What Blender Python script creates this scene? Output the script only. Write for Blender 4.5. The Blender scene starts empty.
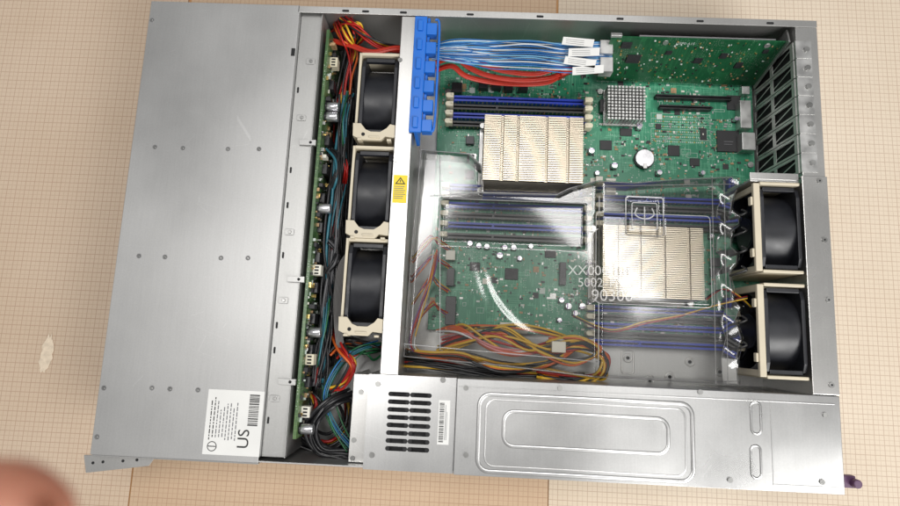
import bpy, math, random
from mathutils import Vector, Matrix, Euler
R = random.Random(7)
# ---------------------------------------------------------------- camera pose (metres)
CAMLOC = Vector((.3264, .1155, .6009)); CAMROT = Euler((.1521, .0210, .04453)); F = 562.3
CM = CAMROT.to_matrix()
def at(u, v, z):
    """photogrammetric survey: bench coordinates of a point measured at real height z"""
    d = CM @ Vector(((u-450)/F, -(v-253)/F, -1)); t = (z-CAMLOC.z)/d.z
    return CAMLOC.x+t*d.x, CAMLOC.y+t*d.y
def a3(u, v, z): return (*at(u, v, z), z)
def rect(u0, v0, u1, v1, z):
    xa, ya = at(u0, v0, z); xb, yb = at(u1, v1, z)
    return min(xa, xb), min(ya, yb), max(xa, xb), max(ya, yb)
L = .6585; W = .437; H = .087
# ---------------------------------------------------------------- materials
def srgb(r, g, b):
    f = lambda c: (c/255/12.92) if c/255 <= .04045 else ((c/255+.055)/1.055)**2.4
    return (f(r), f(g), f(b))
def mat(name, col, metal=0., rough=.5, var=.12, scale=40, bump=0., bscale=300, stretch=None, coat=0., rvar=.08):
    m = bpy.data.materials.new(name); m.use_nodes = True; nt = m.node_tree; N = nt.nodes; K = nt.links
    p = N['Principled BSDF']; p.inputs['Metallic'].default_value = metal
    if coat: p.inputs['Coat Weight'].default_value = coat; p.inputs['Coat Roughness'].default_value = .15
    tc = N.new('ShaderNodeTexCoord'); mp = N.new('ShaderNodeMapping'); K.new(tc.outputs['Object'], mp.inputs[0])
    if stretch: mp.inputs['Scale'].default_value = stretch
    n = N.new('ShaderNodeTexNoise'); n.inputs['Scale'].default_value = scale; n.inputs['Detail'].default_value = 5
    K.new(mp.outputs[0], n.inputs['Vector'])
    mr = N.new('ShaderNodeMapRange'); mr.inputs[1].default_value = .3; mr.inputs[2].default_value = .7
    mr.inputs[3].default_value = 1-var; mr.inputs[4].default_value = 1+var; K.new(n.outputs[0], mr.inputs[0])
    mx = N.new('ShaderNodeVectorMath'); mx.operation = 'SCALE'; mx.inputs[0].default_value = col
    K.new(mr.outputs[0], mx.inputs['Scale']); K.new(mx.outputs[0], p.inputs['Base Color'])
    r2 = N.new('ShaderNodeMapRange'); r2.inputs[1].default_value = .3; r2.inputs[2].default_value = .7
    r2.inputs[3].default_value = max(.02, rough-rvar); r2.inputs[4].default_value = rough+rvar
    K.new(n.outputs[0], r2.inputs[0]); K.new(r2.outputs[0], p.inputs['Roughness'])
    if bump:
        nb = N.new('ShaderNodeTexNoise'); nb.inputs['Scale'].default_value = bscale; K.new(mp.outputs[0], nb.inputs['Vector'])
        b = N.new('ShaderNodeBump'); b.inputs['Strength'].default_value = bump; b.inputs['Distance'].default_value = .001
        K.new(nb.outputs[0], b.inputs['Height']); K.new(b.outputs[0], p.inputs['Normal'])
    return m
def mathn(nt, op, a, b=None, c=None):
    n = nt.nodes.new('ShaderNodeMath'); n.operation = op
    for i, x in enumerate((a, b, c)):
        if x is None: continue
        if isinstance(x, (int, float)): n.inputs[i].default_value = x
        else: nt.links.new(x, n.inputs[i])
    return n.outputs[0]
def mixc(nt, fac, a, b):
    n = nt.nodes.new('ShaderNodeMix'); n.data_type = 'RGBA'
    for i, x in ((0, fac), (6, a), (7, b)):
        if isinstance(x, (int, float)): n.inputs[i].default_value = x
        elif isinstance(x, tuple): n.inputs[i].default_value = (*x, 1)
        else: nt.links.new(x, n.inputs[i])
    return n.outputs[2]
def metal_sheet(name, base, rough=.36, metal=.75, wave=.35):
    m = mat(name, base, metal, rough, .07, 7, rvar=.07); nt = m.node_tree; N = nt.nodes; K = nt.links
    p = N['Principled BSDF']; src = p.inputs['Base Color'].links[0].from_socket
    tc = N.new('ShaderNodeTexCoord')
    mp = N.new('ShaderNodeMapping'); mp.inputs['Scale'].default_value = (900, 30, 30); mp.inputs['Rotation'].default_value = (0, 0, .05)
    K.new(tc.outputs['Object'], mp.inputs[0]); n = N.new('ShaderNodeTexNoise'); n.inputs['Scale'].default_value = 1; K.new(mp.outputs[0], n.inputs['Vector'])
    g = N.new('ShaderNodeTexNoise'); g.inputs['Scale'].default_value = 700; K.new(tc.outputs['Object'], g.inputs['Vector'])
    s = mathn(nt, 'MULTIPLY_ADD', n.outputs[0], .10, .95); s = mathn(nt, 'MULTIPLY_ADD', g.outputs[0], .16, mathn(nt, 'ADD', s, -.08))
    for ang, sc, th in ((.8, 9, .58), (-.5, 7, .6), (.15, 6, .62)):
        v = N.new('ShaderNodeTexVoronoi'); v.feature = 'DISTANCE_TO_EDGE'; v.inputs['Scale'].default_value = sc
        mp2 = N.new('ShaderNodeMapping'); mp2.inputs['Scale'].default_value = (1, 3.5, 1); mp2.inputs['Rotation'].default_value = (0, 0, ang)
        K.new(tc.outputs['Object'], mp2.inputs[0]); K.new(mp2.outputs[0], v.inputs['Vector'])
        e = mathn(nt, 'LESS_THAN', v.outputs['Distance'], .0022)
        q = N.new('ShaderNodeTexNoise'); q.inputs['Scale'].default_value = 14+sc; K.new(tc.outputs['Object'], q.inputs['Vector'])
        e = mathn(nt, 'MULTIPLY', e, mathn(nt, 'GREATER_THAN', q.outputs[0], th))
        s = mathn(nt, 'MULTIPLY_ADD', e, .12, s)
    vm = N.new('ShaderNodeVectorMath'); vm.operation = 'SCALE'; K.new(src, vm.inputs[0]); K.new(s, vm.inputs['Scale'])
    K.new(vm.outputs[0], p.inputs['Base Color'])
    w = N.new('ShaderNodeTexNoise'); w.inputs['Scale'].default_value = 7; w.inputs['Detail'].default_value = 0; K.new(tc.outputs['Object'], w.inputs['Vector'])
    b = N.new('ShaderNodeBump'); b.inputs['Strength'].default_value = wave; b.inputs['Distance'].default_value = .02; K.new(w.outputs[0], b.inputs['Height']); K.new(b.outputs[0], p.inputs['Normal'])
    return m
STEEL = metal_sheet('galvanised_steel', (.56, .555, .54), .34, .85)
LEDGE = metal_sheet('cage_steel', (.43, .43, .42), .4, .8, .1)
COVER = metal_sheet('cover_steel', (.47, .47, .465), .40, .72, .30)
PSUM = metal_sheet('power_supply_steel', (.53, .53, .525), .30, .92, .34)
DARKSTEEL = metal_sheet('inner_steel', (.30, .30, .31), .5, .6)
FLOORM = metal_sheet('floor_steel', (.50, .50, .49), .45, .4)
CREAM = mat('cream_plastic', srgb(198, 188, 166), 0, .45, .06)
BLACKP = mat('black_plastic', (.012, .012, .014), 0, .35, .3, 60)
BLACKM = mat('black_matte', (.006, .006, .007), 0, .7, .2)
RIVD = mat('rivet_dark_ring', (.22, .22, .22), .6, .5)  # darker grey ring around each rivet head
FANB = mat('fan_plastic', (.011, .012, .016), 0, .42, .2, 60)
BLUEC = mat('blue_clip_plastic', srgb(24, 104, 198), 0, .35, .05)
BLUES = mat('blue_slot_plastic', srgb(34, 58, 165), 0, .4, .1)
WHITEP = mat('white_plastic', srgb(215, 212, 200), 0, .4, .04)
IVORY = mat('ivory_latch', srgb(205, 198, 175), 0, .4, .06)
ALU = mat('aluminium', (.55, .55, .54), .85, .35, .08, 90)
VENTM = mat('slot_cover_metal', (.62, .62, .60), .7, .4, .08, 90)
FINM = mat('warm_fin_metal', srgb(212, 200, 180), .8, .34, .10, 45, stretch=(1, 1, 1), rvar=.06)
GOLD = mat('gold_contacts', (.6, .42, .15), .9, .3)
SCREW = mat('screw_metal', (.38, .38, .37), .9, .3)
PAPERW = mat('white_label', (.72, .72, .70), 0, .55, .03)
YELLOWL = mat('yellow_label', srgb(232, 205, 45), 0, .5, .04)
INK = mat('black_ink', (.02, .02, .02), 0, .6)
INKG = mat('grey_ink', (.16, .16, .17), 0, .6)
SILK = mat('white_silkscreen', (.50, .56, .52), 0, .5)
WRED = mat('red_wire', srgb(165, 28, 22), 0, .35); WYEL = mat('yellow_wire', srgb(210, 168, 45), 0, .35)
WBLK = mat('black_wire', (.014, .014, .016), 0, .35); WORG = mat('orange_wire', srgb(200, 92, 32), 0, .35)
WTEAL = mat('teal_wire', srgb(45, 105, 120), 0, .35); WBLU = mat('blue_wire', srgb(28, 100, 165), 0, .35)
WLBL = mat('pale_blue_wire', srgb(110, 165, 195), 0, .35); WWHT = mat('white_wire', srgb(205, 210, 212), 0, .35)
WGRN = mat('green_wire', srgb(28, 95, 55), 0, .35); WPNK = mat('pink_wire', srgb(205, 130, 130), 0, .35)
WGRY = mat('grey_wire', srgb(95, 95, 98), 0, .4)
WPUR = mat('purple_wire', srgb(110, 70, 130), 0, .35); SATAR = mat('red_data_cable', srgb(185, 48, 30), 0, .4)
GREYC = mat('grey_ribbon_cable', srgb(105, 103, 102), 0, .5)
PURP = mat('maroon_latch_plastic', srgb(85, 55, 85), 0, .4)
CAN = mat('capacitor_can', (.7, .7, .72), .9, .25)
PUR = mat('capacitor_purple', srgb(150, 120, 170), .3, .35)
CHIP = mat('chip_epoxy', (.018, .018, .02), 0, .5, .2, 200)
TANC = mat('ceramic_tan', srgb(160, 130, 95), 0, .5, .3, 300)
SMOKY = mat('smoky_plastic', (.05, .05, .05), 0, .2)
def pcb(name, base, line, s=1., pads=.7):
    m = bpy.data.materials.new(name); m.use_nodes = True; nt = m.node_tree; N = nt.nodes; K = nt.links
    p = N['Principled BSDF']; p.inputs['Roughness'].default_value = .3; p.inputs['Specular IOR Level'].default_value = .5
    tc = N.new('ShaderNodeTexCoord')
    def noise(sc, st=(1, 1, 1), rot=0):
        mp = N.new('ShaderNodeMapping'); mp.inputs['Scale'].default_value = st; mp.inputs['Rotation'].default_value = (0, 0, rot)
        K.new(tc.outputs['Object'], mp.inputs[0]); n = N.new('ShaderNodeTexNoise'); n.inputs['Scale'].default_value = sc; K.new(mp.outputs[0], n.inputs['Vector']); return n.outputs[0]
    c = mixc(nt, noise(25), base, tuple(x*.75 for x in base))
    for st, rot, th in (((1, 25, 1), 0, .57), ((25, 1, 1), 0, .57), ((22, 1, 1), .785, .60)):
        ln = mathn(nt, 'GREATER_THAN', noise(40*s, st, rot), th)
        ms = mathn(nt, 'GREATER_THAN', noise(30, (1, 1, 1), rot+.3), .47)
        c = mixc(nt, mathn(nt, 'MULTIPLY', mathn(nt, 'MULTIPLY', ln, ms), .5), c, line)
    v = N.new('ShaderNodeTexVoronoi'); v.inputs['Scale'].default_value = 420; v.inputs['Randomness'].default_value = .5; K.new(tc.outputs['Object'], v.inputs['Vector'])
    d = mathn(nt, 'LESS_THAN', v.outputs['Distance'], .22); d = mathn(nt, 'MULTIPLY', d, mathn(nt, 'GREATER_THAN', noise(45), .53))
    c = mixc(nt, mathn(nt, 'MULTIPLY', d, pads), c, (.5, .55, .48))
    K.new(c, p.inputs['Base Color']); return m
PCB = pcb('motherboard_laminate', srgb(44, 132, 98), srgb(102, 172, 138))
PCBD = pcb('expansion_laminate', srgb(26, 84, 52), srgb(44, 108, 68), .8, .25)
PCBO = pcb('backplane_laminate', srgb(66, 98, 58), srgb(100, 125, 80), .8)
def grid_paper(name, base, line):
    m = bpy.data.materials.new(name); m.use_nodes = True; nt = m.node_tree; N = nt.nodes; K = nt.links
    p = N['Principled BSDF']; p.inputs['Roughness'].default_value = .75
    tc = N.new('ShaderNodeTexCoord'); sp = N.new('ShaderNodeSeparateXYZ'); K.new(tc.outputs['Object'], sp.inputs[0])
    def g(sc, w):
        o = []
        for s in (sp.outputs[0], sp.outputs[1]):
            f = mathn(nt, 'FRACT', mathn(nt, 'MULTIPLY', s, sc)); f = mathn(nt, 'ABSOLUTE', mathn(nt, 'SUBTRACT', f, .5))
            o.append(mathn(nt, 'GREATER_THAN', f, .5-w))
        return mathn(nt, 'MAXIMUM', o[0], o[1])
    n = N.new('ShaderNodeTexNoise'); n.inputs['Scale'].default_value = 4; n.inputs['Detail'].default_value = 7; K.new(tc.outputs['Object'], n.inputs['Vector'])
    mr = N.new('ShaderNodeMapRange'); mr.inputs[1].default_value = .35; mr.inputs[2].default_value = .65; K.new(n.outputs[0], mr.inputs[0])
    c = mixc(nt, mr.outputs[0], base, tuple(x*y for x, y in zip(base, (.89, .86, .82))))
    n2 = N.new('ShaderNodeTexNoise'); n2.inputs['Scale'].default_value = 260; K.new(tc.outputs['Object'], n2.inputs['Vector'])
    c = mixc(nt, mathn(nt, 'MULTIPLY', n2.outputs[0], .16), c, tuple(x*.6 for x in base))
    for sc, w, s in ((1000, .15, .12), (200, .06, .27), (100, .035, .27)):
        c = mixc(nt, mathn(nt, 'MULTIPLY', g(sc, w), s), c, line)
    K.new(c, p.inputs['Base Color'])
    b = N.new('ShaderNodeBump'); b.inputs['Strength'].default_value = .3; b.inputs['Distance'].default_value = .006
    K.new(n.outputs[0], b.inputs['Height']); K.new(b.outputs[0], p.inputs['Normal'])
    return m
PAPER = grid_paper('graph_paper', srgb(207, 188, 166), srgb(135, 92, 72))
PAPER2 = grid_paper('graph_paper_tan', srgb(201, 177, 150), srgb(135, 90, 68))
PAPER3 = grid_paper('graph_paper_pale', srgb(216, 203, 184), srgb(135, 98, 78))
CARD = mat('cardboard', srgb(180, 135, 90), 0, .8, .08, 12)
CLEAR = bpy.data.materials.new('clear_plastic'); CLEAR.use_nodes = True
nt = CLEAR.node_tree; N = nt.nodes; K = nt.links; N.remove(N['Principled BSDF'])
tr = N.new('ShaderNodeBsdfTransparent'); tr.inputs[0].default_value = (.92, .92, .91, 1)
gl = N.new('ShaderNodeBsdfGlossy'); gl.inputs['Roughness'].default_value = .11; gl.inputs[0].default_value = (1, 1, 1, 1)
df = N.new('ShaderNodeBsdfDiffuse'); df.inputs[0].default_value = (.6, .6, .6, 1)
fr = N.new('ShaderNodeFresnel'); fr.inputs[0].default_value = 1.5
tc = N.new('ShaderNodeTexCoord'); nz = N.new('ShaderNodeTexNoise'); nz.inputs['Scale'].default_value = 14; nz.inputs['Detail'].default_value = 0; K.new(tc.outputs['Object'], nz.inputs['Vector'])
bp = N.new('ShaderNodeBump'); bp.inputs['Strength'].default_value = .16; bp.inputs['Distance'].default_value = .004; K.new(nz.outputs[0], bp.inputs['Height'])
K.new(bp.outputs[0], gl.inputs['Normal'])
m1 = N.new('ShaderNodeMixShader'); m2 = N.new('ShaderNodeMixShader'); m2.inputs[0].default_value = .015
K.new(mathn(nt, 'MULTIPLY', fr.outputs[0], 1.35), m1.inputs[0]); K.new(tr.outputs[0], m1.inputs[1]); K.new(gl.outputs[0], m1.inputs[2])
K.new(m1.outputs[0], m2.inputs[1]); K.new(df.outputs[0], m2.inputs[2]); K.new(m2.outputs[0], N['Material Output'].inputs[0])
def alpha(m, a): m.node_tree.nodes['Principled BSDF'].inputs['Alpha'].default_value = a; return m
CLEARE = alpha(mat('clear_plastic_edge', (.6, .6, .6), 0, .1, .1), .40)
EMBE = alpha(mat('emblem_edge_plastic', (.7, .7, .7), 0, .1, .1), .5)
MOULD = alpha(mat('moulded_letter_plastic', (.70, .68, .66), 0, .2, .1), .30)

# ---------------------------------------------------------------- mesh builder
class MB:
    def __init__(s): s.v = []; s.f = []; s.m = []; s.sm = []; s.ms = []
    def mi(s, m):
        if m not in s.ms: s.ms.append(m)
        return s.ms.index(m)
    def face(s, idx, m, sm=False): s.f.append(idx); s.m.append(s.mi(m)); s.sm.append(sm)
    def box(s, x0, y0, z0, x1, y1, z1, m):
        b = len(s.v); s.v += [(x, y, z) for z in (z0, z1) for y in (y0, y1) for x in (x0, x1)]
        for q in ((0, 2, 3, 1), (4, 5, 7, 6), (0, 1, 5, 4), (2, 6, 7, 3), (0, 4, 6, 2), (1, 3, 7, 5)): s.face([b+i for i in q], m)
        return s
    def prism(s, pts, z0, z1, m, sm=False):
        a = sum(pts[i][0]*pts[(i+1) % len(pts)][1]-pts[(i+1) % len(pts)][0]*pts[i][1] for i in range(len(pts)))
        if a < 0: pts = pts[::-1]
        b = len(s.v); n = len(pts); s.v += [(p[0], p[1], z0) for p in pts]+[(p[0], p[1], z1) for p in pts]
        s.face([b+i for i in range(n)][::-1], m); s.face([b+n+i for i in range(n)], m)
        for i in range(n): j = (i+1) % n; s.face([b+i, b+j, b+n+j, b+n+i], m, sm)
        return s
    def cyl(s, p0, p1, r, m, n=20, r1=None):
        p0 = Vector(p0); p1 = Vector(p1); r1 = r if r1 is None else r1; d = (p1-p0).normalized()
        a = d.orthogonal().normalized(); c = d.cross(a); b = len(s.v)
        for p, q in ((p0, r), (p1, r1)):
            for i in range(n):
                t = 2*math.pi*i/n; s.v.append(tuple(p+a*math.cos(t)*q+c*math.sin(t)*q))
        for i in range(n): j = (i+1) % n; s.face([b+i, b+j, b+n+j, b+n+i], m, True)
        s.face([b+i for i in range(n)][::-1], m); s.face([b+n+i for i in range(n)], m)
        return s
    def tube(s, pts, r, m, n=7, closed=False, flat=1., sub=6):
        P = smooth(pts, sub, closed) if sub else [Vector(p) for p in pts]
        b = len(s.v); k = len(P); up = None
        for i, p in enumerate(P):
            if closed: t = (P[(i+1) % k]-P[i-1])
            else: t = (P[min(i+1, k-1)]-P[max(i-1, 0)])
            if t.length < 1e-9: t = Vector((1, 0, 0))
            t.normalize()
            a = (t.cross(Vector((0, 0, 1)))); a = a.normalized() if a.length > .15 else (up if up else Vector((1, 0, 0)))
            a = (a-t*a.dot(t)).normalized(); up = a; c = t.cross(a)
            for j in range(n):
                w = 2*math.pi*j/n; s.v.append(tuple(p+a*math.cos(w)*r+c*math.sin(w)*r*flat))
        for i in range(k if closed else k-1):
            for j in range(n):
                i2 = (i+1) % k; j2 = (j+1) % n; s.face([b+i*n+j, b+i*n+j2, b+i2*n+j2, b+i2*n+j], m, True)
        if not closed: s.face([b+j for j in range(n)], m); s.face([b+(k-1)*n+j for j in range(n)][::-1], m)
        return s
    def plate(s, u0, w0, u1, w1, holes, fn, m, t):
        us = sorted({u0, u1} | {h[0] for h in holes} | {h[2] for h in holes}); wsx = sorted({w0, w1} | {h[1] for h in holes} | {h[3] for h in holes})
        ins = lambda a, c: any(h[0] < a < h[2] and h[1] < c < h[3] for h in holes)
        for i in range(len(us)-1):
            for j in range(len(wsx)-1):
                if ins((us[i]+us[i+1])/2, (wsx[j]+wsx[j+1])/2): continue
                for d in (0, t):
                    b = len(s.v); s.v += [fn(us[i], wsx[j], d), fn(us[i+1], wsx[j], d), fn(us[i+1], wsx[j+1], d), fn(us[i], wsx[j+1], d)]; s.face([b, b+1, b+2, b+3], m)
        for h in list(holes)+[(u0, w0, u1, w1)]:
            c = [(h[0], h[1]), (h[2], h[1]), (h[2], h[3]), (h[0], h[3])]
            for i in range(4):
                p, q = c[i], c[(i+1) % 4]; b = len(s.v); s.v += [fn(*p, 0), fn(*q, 0), fn(*q, t), fn(*p, t)]; s.face([b, b+1, b+2, b+3], m)
        return s
    def sqring(s, xa, xb, cy, cz, hf, r, m, n=40):
        b = len(s.v)
        for x in (xa, xb):
            for i in range(n):
                t = 2*math.pi*i/n; c, d = math.cos(t), math.sin(t); k = hf/max(abs(c), abs(d)); k = min(k, hf*1.32)
                s.v.append((x, cy+c*k, cz+d*k))
            for i in range(n):
                t = 2*math.pi*i/n; s.v.append((x, cy+math.cos(t)*r, cz+math.sin(t)*r))
        for i in range(n):
            j = (i+1) % n
            s.face([b+i, b+n+i, b+n+j, b+j], m); s.face([b+2*n+i, b+2*n+j, b+3*n+j, b+3*n+i], m)
            s.face([b+i, b+j, b+2*n+j, b+2*n+i], m); s.face([b+n+i, b+3*n+i, b+3*n+j, b+n+j], m, True)
        return s
    def obj(s, name, parent=None, bevel=0, label=None, cat=None, group=None, kind=None, seg=2):
        me = bpy.data.meshes.new(name); me.from_pydata(s.v, [], s.f)
        for m in s.ms: me.materials.append(m)
        me.polygons.foreach_set('material_index', s.m); me.polygons.foreach_set('use_smooth', s.sm); me.update()
        o = bpy.data.objects.new(name, me); bpy.context.collection.objects.link(o)
        if bevel:
            bv = o.modifiers.new('bevel', 'BEVEL'); bv.width = bevel; bv.segments = seg; bv.limit_method = 'ANGLE'; bv.angle_limit = .7
        return tag(o, parent, label, cat, group, kind)
def tag(o, parent=None, label=None, cat=None, group=None, kind=None):
    if parent is not None:
        o.parent = parent; w = Vector((0, 0, 0)); q = parent
        while q is not None: w += q.location; q = q.parent
        o.location = Vector(o.location)-w
    if label: o['label'] = label
    if cat: o['category'] = cat
    if group: o['group'] = group
    if kind: o['kind'] = kind
    return o
def thing(name, label, cat, loc=(0, 0, 0), group=None):
    o = bpy.data.objects.new(name, None); o.empty_display_size = .01; bpy.context.collection.objects.link(o); o.location = loc
    return tag(o, None, label, cat, group)
def smooth(pts, sub=6, closed=False):
    P = [Vector(p) for p in pts]; n = len(P)
    if n < 3: return P
    out = []
    for i in range(n if closed else n-1):
        if closed: a, b, c, d = P[i-1], P[i], P[(i+1) % n], P[(i+2) % n]
        else: a, b, c, d = P[max(i-1, 0)], P[i], P[i+1], P[min(i+2, n-1)]
        for k in range(sub):
            t = k/sub; out.append(.5*((2*b)+(c-a)*t+(2*a-5*b+4*c-d)*t*t+(3*b-a-3*c+d)*t**3))
    if not closed: out.append(P[-1])
    return out
def rrect(x0, y0, x1, y1, r, n=6):
    o = []
    for cx, cy, a in ((x1-r, y1-r, 0), (x0+r, y1-r, 90), (x0+r, y0+r, 180), (x1-r, y0+r, 270)):
        for i in range(n+1): t = math.radians(a+90*i/n); o.append((cx+r*math.cos(t), cy+r*math.sin(t)))
    return o
def text(name, body, size, loc, rotz, m, parent, rot=None, ext=.00005):
    c = bpy.data.curves.new(name, 'FONT'); c.body = body; c.size = size; c.align_x = 'CENTER'; c.align_y = 'CENTER'; c.extrude = ext
    t = bpy.data.objects.new(name+'_tmp', c); bpy.context.collection.objects.link(t)
    bpy.context.view_layer.update()
    me = bpy.data.meshes.new_from_object(t.evaluated_get(bpy.context.evaluated_depsgraph_get())); bpy.data.objects.remove(t)
    me.materials.clear(); me.materials.append(m); me.name = name
    me.transform(Matrix.Translation(loc) @ (rot if rot else Matrix.Rotation(rotz, 4, 'Z')))
    o = bpy.data.objects.new(name, me); bpy.context.collection.objects.link(o); return tag(o, parent)

# ---------------------------------------------------------------- table and paper
MB().box(-1.6, -1.6, -.03, 2.2, 2.0, -.004, CARD).obj('table', kind='structure')
def sheet(x0, y0, x1, y1, z, m, lab, rot=0):
    b = MB(); nx, ny = 24, 24
    for j in range(ny+1):
        for i in range(nx+1): b.v.append((x0+(x1-x0)*i/nx, y0+(y1-y0)*j/ny, z+.0003*math.sin(i*1.3+j*.7)))
    for j in range(ny):
        for i in range(nx): k = j*(nx+1)+i; b.face([k, k+1, k+nx+2, k+nx+1], m, True)
    o = b.obj('graph_paper_sheet', label=lab, cat='paper', group='graph paper sheets covering the table'); o.rotation_euler = (0, 0, rot); return o
sheet(-.9, -.5, -.010, .9, -.0025, PAPER, 'pinkish beige graph paper sheet on the table beside the server', .004)
sheet(-.0085, -.5, .42, .52, -.0033, PAPER2, 'tan graph paper sheet lying under the server', 0)
sheet(.421, -.6, .9, .9, -.0028, PAPER3, 'pale graph paper sheet under the rear of the server', -.003)
x, y = at(45, 354, 0)
SC = mat('scuffed_paper', srgb(214, 198, 176), 0, .9, .14, 150, bump=.8); b = MB()
pts = [(x+.0085*math.cos(t)*(.6+.4*R.random())+.002*math.sin(t), y+.022*math.sin(t)*(.7+.4*R.random())) for t in [i*2*math.pi/26 for i in range(26)]]
b.prism(pts, -.0022, -.0018, SC); b.obj('paper_scuff', label='subtle whitish scuff mark torn in the graph paper', cat='scuff', bevel=.0003)

# ---------------------------------------------------------------- chassis
CH = thing('server_chassis', 'open silver steel rack server chassis lying flat on graph paper', 'server chassis', (L/2, W/2, 0))
T = .0012
MB().box(T, T, 0, L-T, W-T, .0012, FLOORM).obj('floor_pan', CH)
b = MB(); b.box(0, W-T, 0, L, W, H-.001, STEEL); b.box(.15, W-.0070, H-.001, L, W, H, STEEL)
b.obj('side_wall', CH, .0003)
b = MB(); b.box(0, 0, 0, L, T, H-.0015, STEEL); b.obj('side_wall', CH)
MB().box(0, T, 0, T, W-T, H-.0016, STEEL).obj('front_wall', CH)
for u in (345, 365, 403, 470, 540, 620, 700, 770):
    x, y = at(u, 20, H); MB().prism(rrect(x-.0035, W-.0052, x+.0035, W-.0030, .001), H+.0001, H+.0003, BLACKM).obj('flange_slot', CH)
XC = .1515
b = MB(); b.box(.0005, -.0006, H-.0012, XC, W+.0006, H, COVER)
b.box(.0005, -.0006, .02, .0018, W+.0006, H-.0012, COVER); b.box(.0018, -.0018, .02, XC, -.0006, H-.0005, COVER)
b.box(XC-.0012, .004, H-.008, XC, W-.004, H-.0012, COVER)
cover = b.obj('drive_bay_cover', CH, .0006)
for (u, v) in ((155, 147), (183, 148), (228, 149), (259, 149), (139, 256), (165, 257), (221, 258), (248, 258), (104, 388), (152, 388), (170, 389), (198, 390), (152, 20), (97, 437)):
    x, y, z = a3(u, v, H); q = MB(); q.cyl((x, y, z-.0002), (x, y, z+.0002), .0023, RIVD, 16); q.cyl((x, y, z+.0002), (x, y, z+.0007), .0013, SCREW, 14, .0008)
    q.obj('rivet', cover)
x, y = at(292, 52, H); MB().box(XC-.0045, y-.004, H+.0001, XC-.0008, y+.004, H+.0003, BLACKM).obj('cover_notch', cover)
b = MB(); zl = H-.006
x0 = XC+.0003; x1 = .1738
b.box(x0, .004, zl-.001, x1, W-.004, zl, LEDGE)
b.box(x1-.001, .004, .02, x1, W-.004, zl-.001, LEDGE)
b.box(x1-.001, .004, zl, x1, W-.004, zl+.0025, LEDGE)
b.obj('drive_cage_ledge', CH, .0004)
for (u, v) in ((302, 118), (287, 232), (273, 300), (262, 398), (322, 62)):
    x, y, z = a3(u, v, zl); x = min(max(x, x0+.008), x1-.008)
    q = MB(); q.prism(rrect(x-.005, y-.003, x+.004, y+.003, .0015), z, z+.0010, LEDGE); q.cyl((x, y, z+.0010), (x, y, z+.0020), .0017, SCREW, 14)
    q.obj('mounting_tab', CH, .0003)
for v in (143, 279, 381):
    x, y, z = a3(300-(v-50)*.1, v, zl); q = MB()
    q.box(x1-.012, y-.0025, z, x1+.004, y+.0030, z+.0032, LEDGE); q.cyl((x1-.001, y+.0003, z+.0032), (x1-.001, y+.0003, z+.0036), .0014, BLACKM, 12)
    q.obj('retaining_hook', CH, .0005)
for v in (90, 170, 205, 255, 325, 350, 420):
    x, y, z = a3(300-(v-50)*.1, v, zl); q = MB(); q.prism(rrect(.1542, y-.003, .1560, y+.003, .0008), z+.0001, z+.0004, BLACKM); q.obj('slot_opening', CH)
XR = .638
ya, yb = at(797, 172, H)[1], at(797, 40, H)[1]
pitch = (yb-ya)/7
b = MB()
b.plate(T, .0012, W-T, H-.002, [(ya, .004, yb, H-.004)], lambda u, w, d: (XR+d, u, w), STEEL, T)
b.box(XR, .19, H-.002, L, W-.0072, H-.0006, STEEL)
b.box(L-T, T, 0, L, .1745, H-.002, STEEL); b.box(L-T, .1755, 0, L, W-T, H-.002, STEEL)
b.obj('rear_wall', CH, .0003)
for i in range(7):
    q = MB(); y0 = ya+i*pitch+.0004; y1 = y0+pitch-.0008; yc = (y0+y1)/2
    hs = [(yc-.0070, .010+k*.0365, yc+.0062, .010+k*.0365+.0315) for k in range(2)]
    q.plate(y0, .004, y1, H-.004, hs, lambda u, w, d: (XR-.001-d, u, w), VENTM, .0006)
    for h in hs:       # slanted louvre bar inside every opening
        k0 = len(q.v); m_ = (h[0]+h[2])/2
        q.v += [(XR-.0012, m_-.0042, h[1]), (XR-.0012, m_-.0028, h[1]), (XR-.0012, m_+.0042, h[3]), (XR-.0012, m_+.0028, h[3])]; q.face([k0, k0+1, k0+2, k0+3], VENTM)
    q.box(XR+.0014, y0+.002, .008, XR+.0026, y1-.002, H-.008, BLACKM)  # black plate added behind the openings to make them look dark
    q.box(XR-.001, y0, H-.004, XR+.014, y1, H-.0003, ALU)
    q.cyl((XR+.009, yc, H-.0003), (XR+.009, yc, H+.0014), .0026, SCREW, 16)
    q.obj('slot_cover', CH)
x0, y0, x1, y1 = rect(806, 176, 838, 397, H)
b = MB(); b.box(.6365, .0815, H-.001, L+.001, y1, H+.0004, STEEL); b.box(.6365, y1-.001, .02, L, y1, H-.001, STEEL)
b.box(L-.0005, .0815, .05, L+.001, y1, H-.001, STEEL)
b.obj('rear_fan_rail', CH, .0004)
for (u, v) in ((819, 181), (831, 385), (824, 240), (828, 300)):
    x, y, z = a3(u, v, H); q = MB(); q.cyl((x, y, z+.0004), (x, y, z+.0014), .0024, SCREW, 16); q.cyl((x, y, z+.0014), (x, y, z+.0015), .001, BLACKM, 6); q.obj('screw', CH)
x0, y0, x1, y1 = rect(750, 172, 806, 181, .083); MB().box(x0, y0-.002, .02, XR-.002, y0, .083, STEEL).box(x0, y0, .081, XR-.002, y1, .083, STEEL).obj('fan_partition', CH, .0003)
pts = [at(u, v, .075) for u, v in ((84, 455), (156, 456), (149, 466), (86, 473))]
pts = [(p[0], min(p[1], -.002)) for p in pts]
b = MB(); b.prism(pts, .0735, .0755, STEEL); b.box(pts[0][0]+.02, pts[0][1]-.001, .02, pts[0][0]+.05, pts[0][1], .0735, STEEL)
b.obj('rack_ear', CH, .0004)
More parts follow.
